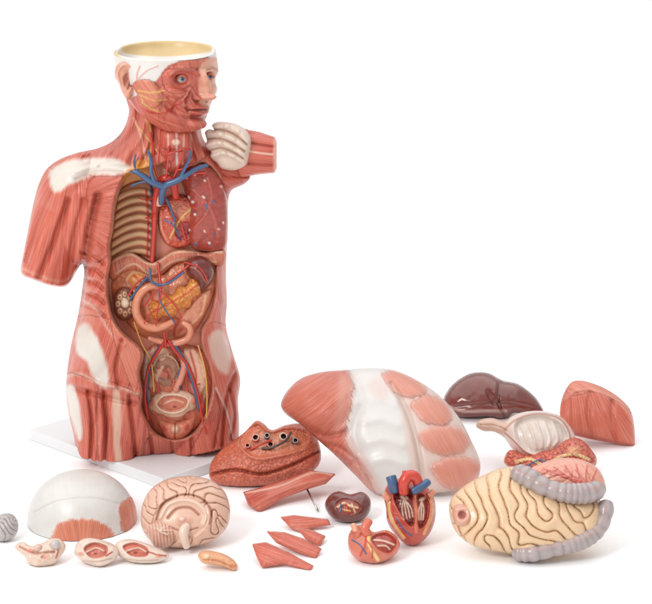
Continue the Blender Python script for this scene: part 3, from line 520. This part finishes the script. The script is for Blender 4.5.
# ================= LUNG HALF =================
Lc=ground(265,487); lt=thing('lung_half','textured orange-red lung half with cut bronchi on top beside the white board','anatomical model part',(Lc[0],Lc[1],0))
inflate('lung_lobe',[(209,472),(212,461),(222,449),(233,441),(245,432),(256,421),(264,424),(272,430),(286,425),(303,424),(315,434),(321,452),(318,466),(303,477),(281,484),(252,487),(226,486),(212,481)],c(210,108,80),[VO(4,1.1,c(172,80,58),a=.4,w=.14,warp=1.4,jit=.14),NZ(14,2,.1),
  PO([(240,442),(256,425),(270,433),(288,429),(308,434),(303,447),(280,454),(254,456)],c(222,132,100),soft=1.6,dh=-7),
  PO([(250,441),(260,432),(284,434),(297,441),(278,449),(260,449)],c(222,150,116),soft=1.6,dh=-2,a=.8),
  GR([(236,443),(254,458),(280,456),(306,448)],2,3,c(226,136,104),.5),
  GR([(212,474),(236,470),(262,474),(290,466),(318,452)],1.6,-5,c(150,62,46),.7)],T=24,parent=lt,sp=.7,P0=Lc,alpha=48)
for x,y,r_,cc,dx in [(256,438,3.8,c(214,84,64),-1),(270,445,3.4,c(206,64,48),1),(283,437,4.2,c(228,186,164),1),(295,441,3,BLU,1),(267,436,2.8,BLU,0),(248,446,2.6,c(214,84,64),-1)]:
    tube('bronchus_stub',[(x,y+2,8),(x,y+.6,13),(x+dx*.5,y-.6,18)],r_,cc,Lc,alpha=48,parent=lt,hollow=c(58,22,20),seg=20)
tube('vessel_stub',[(262,449,16),(274,447,20),(286,440,22),(291,432,22)],1.2,c(80,60,60),Lc,alpha=48,parent=lt)
tube('vessel_stub',[(250,450,16),(262,444,20),(272,440,20)],1.1,RED,Lc,alpha=48,parent=lt)
# ================= MUSCLE FLAP WITH PIN =================
Fc=ground(262,512); ft=thing('muscle_flap','flat salmon muscle flap with a metal pin, in front of the lung half','anatomical model part',(Fc[0],Fc[1],0))
inflate('muscle_sheet',[(243,492),(262,487),(286,479),(310,470),(336,474),(326,484),(306,490),(282,499),(259,513),(248,505)],c(212,110,88),[PO([(243,492),(262,487),(268,494),(256,502),(248,503)],c(196,88,72),fib=('d',-25)),LI([(246,493),(280,486),(312,473),(332,475)],.9,c(234,180,160),dh=1),GR([(256,504),(290,488),(326,478)],2,2,c(226,136,114),.4),NZ(10,1,.08),FH(.6)],T=9,Tb=3,alpha=24,P0=Fc,mat=MUS,parent=ft,sp=.9,sm=False,fib=('d',-24))
mp=bpy.data.materials.new('steel_pin_metal'); mp.use_nodes=True; q=mp.node_tree.nodes['Principled BSDF']; q.inputs['Metallic'].default_value=1; q.inputs['Roughness'].default_value=.25; q.inputs['Base Color'].default_value=(.45,.43,.4,1)
g0=ground(318,511,.004); g1=onplane([(307,489)],Fc,np.array([0,-.37,.93]))[0]
tube3('steel_pin',[g0,g0*.5+g1*.5,g1],.0022,c(150,150,150),mat=mp,parent=ft)
# ================= LIVER =================
inflate('liver',[(443,402),(448,390),(458,380),(472,373),(488,373),(502,380),(518,384),(532,394),(540,404),(543,413),(530,415),(514,413),(504,419),(486,417),(466,418),(450,414)],c(122,58,50),[LI([(446,405),(462,411),(486,411),(506,411)],1.4,c(206,170,160),a=.7,dh=1),BL(492,398,12,5,60,None,dh=-4),NZ(16,1.6,.12),GR([(500,382),(498,400),(504,416)],1.6,-4,c(80,34,30),.6),GR([(450,408),(480,404),(512,404),(538,410)],2,-2,None)],T=24,alpha=52,mat=LIV,label='smooth dark brown liver lying behind the pale stomach',cat='anatomical model part')
# ================= STOMACH =================
Sc=ground(550,470); stt=thing('stomach_with_gut','pale cut-open stomach with reddish network tissue beneath it, between liver and intestines','anatomical model part',(Sc[0],Sc[1],0))
inflate('stomach',[(476,426),(480,420),(492,418),(504,421),(512,416),(524,412),(542,411),(558,415),(569,425),(576,439),(573,451),(556,460),(538,463),(522,459),(512,449),(504,438),(494,432),(483,431)],c(232,212,202),[
 PO([(516,424),(530,417),(546,417),(560,424),(567,437),(560,448),(544,454),(528,450),(518,440)],c(230,218,208),dh=-9,soft=2.2),
 LI([(505,430),(514,421),(530,414.5),(547,414.5),(562,421),(570,437),(563,450),(545,457),(527,453),(515,442),(505,433)],.9,c(178,112,94),dh=1,a=.85),
 *[GR([(520+k*8,424-k*1.2),(526+k*8,438),(530+k*6,450-k)],1.3,1.6,c(236,206,192),.5) for k in range(5)],
 PO([(472,432),(478,416),(496,416),(508,424),(502,436),(492,434)],c(206,160,134),soft=3,a=.7),LI([(480,425),(494,425),(506,430)],.7,c(168,110,90),a=.6,dh=-.8),
 PO([(508,446),(530,457),(562,457),(548,468),(516,464)],c(212,150,132),soft=3,a=.6),NZ(12,1,.05)],T=28,P0=Sc,alpha=58,parent=stt,sp=.75)
inflate('network_tissue',[(504,462),(510,450),(526,454),(542,451),(556,447),(568,438),(580,439),(590,448),(597,460),(591,469),(566,474),(540,472),(516,470)],c(212,100,74),[VO(4.2,2,c(156,52,40),a=.7,w=.14,warp=1),LI([(516,462),(530,459),(544,465),(560,457),(574,454),(588,459)],1.5,c(234,196,140),dh=1.8),BL(574,450,9,6,0,c(230,160,118),dh=3),LI([(524,468),(540,460),(552,467)],.9,BLU,dh=.8),LI([(562,468),(574,461),(586,465)],1,c(236,190,130),dh=1)],T=22,P0=Sc,alpha=55,parent=stt,sp=.8,lift=12)
# ================= SIDE MUSCLE BLOCK =================
inflate('muscle_block',[(561,402),(565,391),(572,382),(584,381),(604,388),(622,400),(632,414),(635,440),(631,446),(606,442),(580,437),(564,432),(560,418)],c(218,112,88),[PO([(566,384),(586,376),(612,388),(640,420),(618,402),(594,392),(572,396)],c(230,144,120),soft=2.4,fib=('d',30),dh=-2,a=.8),GR([(565,400),(576,391),(596,391),(620,404),(633,424)],1.6,2.5,c(234,156,134),.6),GR([(590,394),(588,415),(592,438)],3,-4,c(190,90,74),.35),GR([(612,402),(612,420),(616,440)],3,-4,c(190,90,74),.3),LI([(563,431),(596,438),(632,445)],1.2,c(196,98,82),dh=-1),FH(1)],T=24,alpha=60,mat=MUS,sp=1,fib=('r',570,340,90),label='curved salmon muscle block farthest right',cat='anatomical model part')
# ================= INTESTINES =================
Ic=ground(530,560); it_=thing('intestines','cream intestine coils framed by grey large intestine, at lower right','anatomical model part',(Ic[0],Ic[1],0))
base=[(449,512),(452,498),(464,486),(484,475),(506,467),(526,470),(552,488),(596,498),(606,512),(602,530),(590,544),(560,552),(534,558),(504,553),(474,546),(456,532)]
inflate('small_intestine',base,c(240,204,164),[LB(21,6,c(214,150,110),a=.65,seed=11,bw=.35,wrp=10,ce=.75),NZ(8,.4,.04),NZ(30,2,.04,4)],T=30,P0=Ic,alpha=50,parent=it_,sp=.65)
inflate('mesentery',[(528,472),(548,461),(572,458),(592,464),(603,476),(605,492),(590,498),(566,494),(548,488)],c(234,166,144),sum([[LI([(606,498),(592-i*5,484-i*1.2),(598-i*11,464+abs(i-2)*1.5)],.8,c(206,76,64),dh=.7,a=.8),LI([(592-i*5,484-i*1.2),(586-i*11,470)],.5,c(206,76,64),dh=.5,a=.8)] for i in range(6)],[])+[LB(12,1.6,c(216,136,116),a=.4,seed=3)],T=14,P0=Ic,alpha=50,parent=it_,sp=.8,lift=4)
def colon(pts,R):
    q=catmull(pts,False,1.2); s=np.cumsum(np.r_[0,np.linalg.norm(np.diff(q[:,:2],axis=0),axis=1)])
    al=math.radians(50); V=onplane(q[:,:2],Ic,np.array([0,-math.sin(al),math.cos(al)])); V=V+tocam(V)*(q[:,2]*K)[:,None]
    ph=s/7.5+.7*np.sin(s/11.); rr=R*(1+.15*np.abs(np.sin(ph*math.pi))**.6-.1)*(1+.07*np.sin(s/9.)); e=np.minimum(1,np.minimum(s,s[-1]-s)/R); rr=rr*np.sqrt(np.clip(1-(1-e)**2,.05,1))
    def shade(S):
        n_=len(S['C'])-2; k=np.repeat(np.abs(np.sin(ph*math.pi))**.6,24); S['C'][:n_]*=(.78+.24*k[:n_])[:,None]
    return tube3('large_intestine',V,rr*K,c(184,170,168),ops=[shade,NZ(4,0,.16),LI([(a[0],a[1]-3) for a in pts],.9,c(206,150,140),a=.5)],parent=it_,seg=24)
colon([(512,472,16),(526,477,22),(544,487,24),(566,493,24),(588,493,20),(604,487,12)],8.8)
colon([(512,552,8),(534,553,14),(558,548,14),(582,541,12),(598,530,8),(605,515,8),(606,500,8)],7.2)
inflate('caecum',[(452,514),(456,505),(466,505),(473,514),(469,525),(457,525)],c(226,164,142),[BL(462,515,5,5,0,c(166,84,72),dh=-4),GR([(456,510),(466,509),(469,516),(464,522),(457,520)],1.3,2,c(236,190,168),.7)],T=10,P0=Ic,alpha=50,parent=it_,sp=.6,lift=16)
# ================= HEARTS =================
Hc=ground(410,546); ht=thing('opened_heart','tall opened heart with blue and red vessel stubs on top, beside the chest cover','anatomical model part',(Hc[0],Hc[1],0))
inflate('heart_wall',[(386,508),(384,494),(390,482),(402,478),(416,480),(428,488),(435,502),(435,520),(428,536),(414,546),(400,540),(388,524)],c(200,82,62),[PO([(394,496),(404,489),(413,494),(416,512),(412,526),(402,516)],c(132,40,36),dh=-7,soft=1.2),PO([(418,494),(428,500),(428,518),(420,528),(416,510)],c(150,50,42),dh=-6,soft=1.2),LI([(414,490),(416,510),(416,532)],2,c(222,120,92),dh=2),BL(404,497,6,3.5,20,c(236,206,180),dh=3,a=.9),BL(422,499,5,3,-20,c(236,206,180),dh=3,a=.9),
 *[LI([(404,498),(402+i*3,508),(404+i*3,520-i)],.6,c(236,206,180),dh=1.2) for i in range(4)],*[LI([(422,500),(419+i*2.5,510),(419+i*2,520)],.6,c(236,206,180),dh=1.2) for i in range(3)],
 LI([(388,500),(391,518),(404,538)],1.6,c(236,184,106),dh=1.5),LI([(431,496),(432,514),(424,534)],1.4,c(232,170,104),dh=1.2),LI([(392,504),(397,524),(410,540)],.9,RED,dh=1),LI([(396,518),(404,530),(412,536)],.8,BLU,dh=.8),NZ(5,1,.16)],T=22,P0=Hc,alpha=62,parent=ht,sp=.65)
hk=dict(alpha=62,parent=ht,seg=22)
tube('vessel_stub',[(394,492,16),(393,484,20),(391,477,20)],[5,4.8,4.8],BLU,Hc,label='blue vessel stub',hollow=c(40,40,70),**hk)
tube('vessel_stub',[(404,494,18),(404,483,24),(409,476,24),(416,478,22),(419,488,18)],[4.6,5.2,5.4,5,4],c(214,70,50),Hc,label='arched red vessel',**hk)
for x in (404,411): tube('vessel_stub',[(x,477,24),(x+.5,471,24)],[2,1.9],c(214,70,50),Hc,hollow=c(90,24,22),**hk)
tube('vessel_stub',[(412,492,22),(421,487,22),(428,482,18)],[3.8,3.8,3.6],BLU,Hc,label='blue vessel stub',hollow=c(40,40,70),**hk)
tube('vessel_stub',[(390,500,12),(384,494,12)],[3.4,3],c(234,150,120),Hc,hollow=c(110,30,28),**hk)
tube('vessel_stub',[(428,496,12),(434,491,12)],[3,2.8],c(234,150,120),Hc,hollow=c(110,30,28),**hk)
H2=ground(376,563); h2=thing('heart_front','low heart front half in salmon and cream, in front of the brown kidney','anatomical model part',(H2[0],H2[1],0))
inflate('heart_wall',[(348,546),(349,534),(356,526),(366,526),(374,532),(386,530),(396,536),(400,546),(394,556),(378,564),(362,562),(352,555)],c(218,122,96),[PO([(372,538),(386,533),(397,542),(390,553),(378,549)],c(176,64,50),dh=-5,soft=1),LI([(374,540),(384,541),(394,545)],1,c(236,206,180),dh=1.2),LI([(378,546),(386,546),(390,550)],.7,c(236,206,180),dh=1),LI([(370,532),(369,544),(378,560)],1.8,c(238,198,126),dh=1.2),LI([(360,528),(366,540),(360,556)],.8,c(206,44,36),dh=.8),LI([(366,540),(372,548),(372,558)],.7,c(206,44,36),dh=.7),LI([(352,540),(360,545),(366,554)],.8,BLU,dh=.7),BL(356,534,6,5,0,c(206,100,80),dh=3),NZ(6,1,.12)],T=18,P0=H2,alpha=48,parent=h2,sp=.6)
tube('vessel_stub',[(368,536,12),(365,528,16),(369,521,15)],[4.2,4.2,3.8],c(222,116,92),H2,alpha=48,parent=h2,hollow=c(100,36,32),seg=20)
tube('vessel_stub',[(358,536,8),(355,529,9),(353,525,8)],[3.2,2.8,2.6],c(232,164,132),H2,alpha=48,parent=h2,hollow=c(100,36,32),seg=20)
# ================= KIDNEY =================
inflate('kidney_half',[(325,507),(328,497),(338,491),(350,494),(362,492),(370,499),(370,511),(362,520),(346,523),(332,518)],c(112,50,42),[PO([(336,504),(344,499),(354,501),(361,508),(352,515),(340,513)],c(156,68,56),dh=-2.5,soft=1),LI([(338,507),(344,503),(350,506),(358,508)],1.3,c(230,188,146),dh=1.8),LI([(346,504),(348,513)],1.0,RED,dh=1),LI([(352,504),(355,512)],.9,c(230,188,146),dh=1),LI([(341,504),(340,512)],.9,BLU,dh=1),LI([(344,510),(350,511)],.8,YEL,dh=1),NZ(6,.5,.1)],T=15,alpha=50,sp=.6,label='dark brown kidney half with pale vessels at its centre',cat='anatomical model part',mat=LIV)
# ================= BRAIN =================
Bc=ground(186,550); bt=thing('brain_half','pink brain half with deep folds, right of the skull cap','anatomical model part',(Bc[0],Bc[1],0))
cerm=[(152,522),(160,505),(176,497),(194,498),(206,508),(208,522),(198,534),(184,540),(168,542),(152,545)]
def notm(S): S['keep']=(S['C'].copy(),S['H'].copy())
def blendback(S):
    k=sst(-1,1.5,sdist(S['X'],catmull(cerm))); C,H=S['keep']; S['C'][:]=S['C']*(1-k[:,None])+C*k[:,None]; S['H'][:]=S['H']*(1-k)+(H-2*S['front'])*k
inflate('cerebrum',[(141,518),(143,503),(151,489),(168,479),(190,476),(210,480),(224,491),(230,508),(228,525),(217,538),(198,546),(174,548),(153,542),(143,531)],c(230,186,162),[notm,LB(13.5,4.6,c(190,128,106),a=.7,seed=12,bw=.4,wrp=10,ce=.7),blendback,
 GR([(160,518),(168,505),(183,500),(198,504),(206,514),(204,525)],2.0,3,c(240,214,194),.7),GR([(156,522),(163,504),(182,495),(200,498),(211,510),(210,524)],1.0,-3.5,c(184,122,102),.6),
 GR([(168,518),(177,509),(190,508),(199,515)],1.2,-3,c(196,134,114),.6),BL(184,521,10,7,0,c(222,160,138),dh=2,a=.7),BL(182,519,4.5,3.2,0,c(236,200,180),dh=2),LI([(170,527),(182,531),(198,528)],.8,c(190,130,110),dh=-1)],T=26,P0=Bc,alpha=52,parent=bt,sp=.6)
inflate('cerebellum',[(147,530),(152,521),(162,518),(172,522),(178,530),(176,540),(166,548),(154,546)],c(220,170,148),sum([[LI([(168,535),(160,532-abs(i-4)*.3),(149+i*3.4,522+abs(i-3.5)*1.2+(i>6)*4)],.45,c(236,212,192),dh=.5,a=.7),GR([(148+i*3.4,520),(150+i*3.4,533),(152+i*3.2,547)],.7,-1.4,c(190,130,110),.45)] for i in range(9)],[]),T=12,P0=Bc,alpha=52,parent=bt,sp=.5,lift=12)
tube('brain_stem',[(188,524,22),(184,531,22),(184,539,20),(187,547,14)],[3.4,4.8,4.2,3.2],c(234,206,186),Bc,alpha=52,parent=bt,hollow=c(214,180,158),seg=20)
# ================= SKULL CAP =================
def dome(name,cx,cy,rx,ry,hz,cl,ops,**k):
    G=ground(cx,cy); V=[];f=[];m=70;seg=150
    for i in range(m+1):
        t=math.pi/2*i/m
        for j in range(seg):
            a=2*math.pi*j/seg; q=max(0,math.cos(t))**.92
            V.append(G+K*np.array([rx*q*math.cos(a),ry*q*math.sin(a),hz*math.sin(t)+.6]))
    for i in range(m):
        for j in range(seg):
            f.append([i*seg+j,i*seg+(j+1)%seg,(i+1)*seg+(j+1)%seg,(i+1)*seg+j])
    V=np.array(V); S=state(proj(V),cl,np.ones(len(V)),('r',84,600,60),.1)
    for o in ops: o(S)
    D=V-(G); D/=np.linalg.norm(D,axis=1)[:,None]+1e-9; V=V+D*(S['H']*K)[:,None]; V[:,2]=np.maximum(V[:,2],.001)
    return emit(name,V,f,S,MUS,**k)
dome('skull_cap',82,521,51,50,47,c(223,220,215),[PO([(54,532),(62,522),(80,519),(100,522),(112,532),(112,548),(56,550)],c(222,136,106),soft=2,nz=1.2,fib=('r',84,600,60),dh=.8),
 PO([(121,503),(140,498),(140,534),(124,532),(119,516)],c(222,136,106),soft=1.6,nz=1,fib=('d',80),dh=.8),GR([(34,512),(60,500),(96,498),(128,506)],.6,-.5,c(186,178,170),.5),NZ(30,.5,.03),FH(.5)],label='white skull cap dome with orange muscle patches at its rim',cat='anatomical model part')
# ================= SMALL PIECES =================
inflate('tissue_lump',[(-6,520),(2,514),(12,514),(18,522),(17,533),(8,541),(-4,540)],c(182,174,172),[LB(9,2.6,c(136,126,124),a=.6,seed=2,bw=.5,wrp=8),NZ(5,.5,.08)],T=11,alpha=55,sp=.5,label='small wrinkled grey lump cut by the left picture edge',cat='anatomical model part')
g=ground(40,566); t1=thing('small_cream_organ','small cream organ piece with grey knobs, leftmost in the front row beside the lump','anatomical model part',g)
inflate('organ_body',[(15,548),(22,542),(32,546),(42,543),(50,539),(60,539),(66,547),(61,556),(54,564),(42,567),(30,565),(25,557)],c(230,202,182),[NZ(6,1.6,.08),GR([(20,547),(34,553),(54,552)],1.2,-3,c(206,140,122),.7),GR([(34,556),(44,560),(52,556)],1.1,2,c(236,214,198),.6),BL(30,551,5,3,0,c(226,150,132),dh=2),BL(46,557,6,4,0,c(222,160,140),dh=-2),LI([(50,545),(58,548),(56,558)],.8,c(186,90,76),dh=.8)],T=12,P0=g,alpha=45,parent=t1,sp=.5)
ball('knob',55,545,10,4.6,c(200,192,188),g,alpha=45,parent=t1,ops=[NZ(2,0,.1)]); ball('knob',38,548,10,3.8,c(222,186,170),g,alpha=45,parent=t1,ops=[NZ(2,0,.1)])
inflate('cutaway_organ_half',[(74,552),(78,542),(88,538),(102,540),(114,545),(119,554),(112,562),(100,567),(88,564),(79,559)],c(232,208,192),[PO([(84,549),(94,543),(107,547),(105,556),(92,558)],c(214,126,106),dh=-4,soft=1),GR([(87,552),(96,548),(104,551)],1.1,3.5,c(238,212,192),.8),BL(96,554,3,1.6,0,c(170,60,50),dh=-1),GR([(82,546),(94,541),(108,545)],1,1.5,c(238,220,206),.6),NZ(6,.8,.06),BL(81,554,4,3,0,c(222,162,144),dh=1.5),LI([(106,556),(112,552)],.8,RED,dh=.5),GR([(84,561),(98,562),(112,558)],.9,-1.5,c(206,166,146),.6)],T=13,alpha=48,sp=.5,label='cream oval cutaway organ half with red hollow, below the skull cap',cat='anatomical model part')
inflate('cutaway_organ_half',[(115,546),(122,540),(136,540),(150,545),(162,550),(169,556),(160,562),(146,564),(130,562),(119,556)],c(232,210,194),[PO([(123,547),(134,543),(147,548),(147,556),(132,556)],c(214,116,96),dh=-4,soft=1),GR([(127,551),(138,548),(146,552)],1.1,3.5,c(238,214,194),.8),BL(136,553,3,1.5,0,c(160,54,46),dh=-1),BL(158,556,5,3,10,c(230,162,130),dh=1.5),LI([(148,552),(158,555),(166,556)],.8,c(196,96,78),dh=-.8),NZ(6,.8,.06),GR([(122,559),(140,561),(158,560)],.9,-1.5,c(206,166,146),.6)],T=12,alpha=48,sp=.5,label='elongated pointed cream cutaway organ half, below the brain',cat='anatomical model part')
inflate('gland_piece',[(198,556),(202,551),(212,551),(224,554),(234,560),(238,567),(234,571),(224,567),(212,565),(202,563)],c(228,166,120),[BL(206,556,5,4,0,c(234,196,164),dh=2),BL(232,566,5,3,20,c(210,130,88),dh=1),GR([(204,560),(218,561),(232,567)],1,-1.5,c(200,120,84),.6),NZ(3,.6,.1)],T=10,alpha=48,sp=.5,label='small tan tapered gland piece alone in front of the brain',cat='anatomical model part')
sl=[([(280,517),(294,515),(328,519),(331,525),(312,528),(303,534),(290,528)],'topmost pointed salmon muscle strip of the four strips',-5),
 ([(266,531),(284,532),(302,538),(322,549),(316,559),(296,552),(276,543)],'widest salmon muscle strip of the four strips, in the middle',24),
 ([(296,528),(312,530),(326,536),(320,547),(306,540)],'shortest salmon muscle strip of the four strips, at their right end',30),
 ([(252,544),(266,542),(286,551),(314,566),(310,571),(284,564),(262,568),(256,556)],'lowest salmon muscle strip of the four strips, nearest the camera',20)]
for p,lb,an in sl:
    inflate('muscle_strip',p,c(216,110,88),[NZ(8,1,.08),LI([p[0],p[1],p[2]],.8,c(234,180,160),dh=.6,sm=False),FH(.7)],T=7,Tb=2,alpha=22,mat=MUS,sp=.6,sm=False,fib=('d',an),label=lb,cat='anatomical model part',group='loose muscle strips')
# ================= CAMERA, LIGHT =================
cam=bpy.data.cameras.new('camera'); co=bpy.data.objects.new('camera',cam); col.objects.link(co); co.location=C0; co.rotation_euler=(math.pi/2-TH,0,0)
cam.sensor_width=36; cam.sensor_fit='HORIZONTAL'; cam.lens=36*F/652; cam.clip_end=200; bpy.context.scene.camera=co
w=bpy.data.worlds.new('World'); bpy.context.scene.world=w; w.use_nodes=True; w.node_tree.nodes['Background'].inputs[0].default_value=(1,1,1,1); w.node_tree.nodes['Background'].inputs[1].default_value=.66
def area(nm,loc,tgt,size,P):
    l=bpy.data.lights.new(nm,'AREA'); l.shape='SQUARE'; l.size=size; l.energy=P; o=bpy.data.objects.new(nm,l); col.objects.link(o); o.location=loc
    o.rotation_euler=(Vector(tgt)-Vector(loc)).to_track_quat('-Z','Y').to_euler()
area('overhead_softbox',(-1,3,7),(-1,3,0),13,590)
area('key_softbox',(-2.2,-2.8,2.8),(0,0,.3),1.2,75)
sc=bpy.context.scene; sc.view_settings.view_transform='Standard'; sc.view_settings.look='None'; sc.view_settings.exposure=0
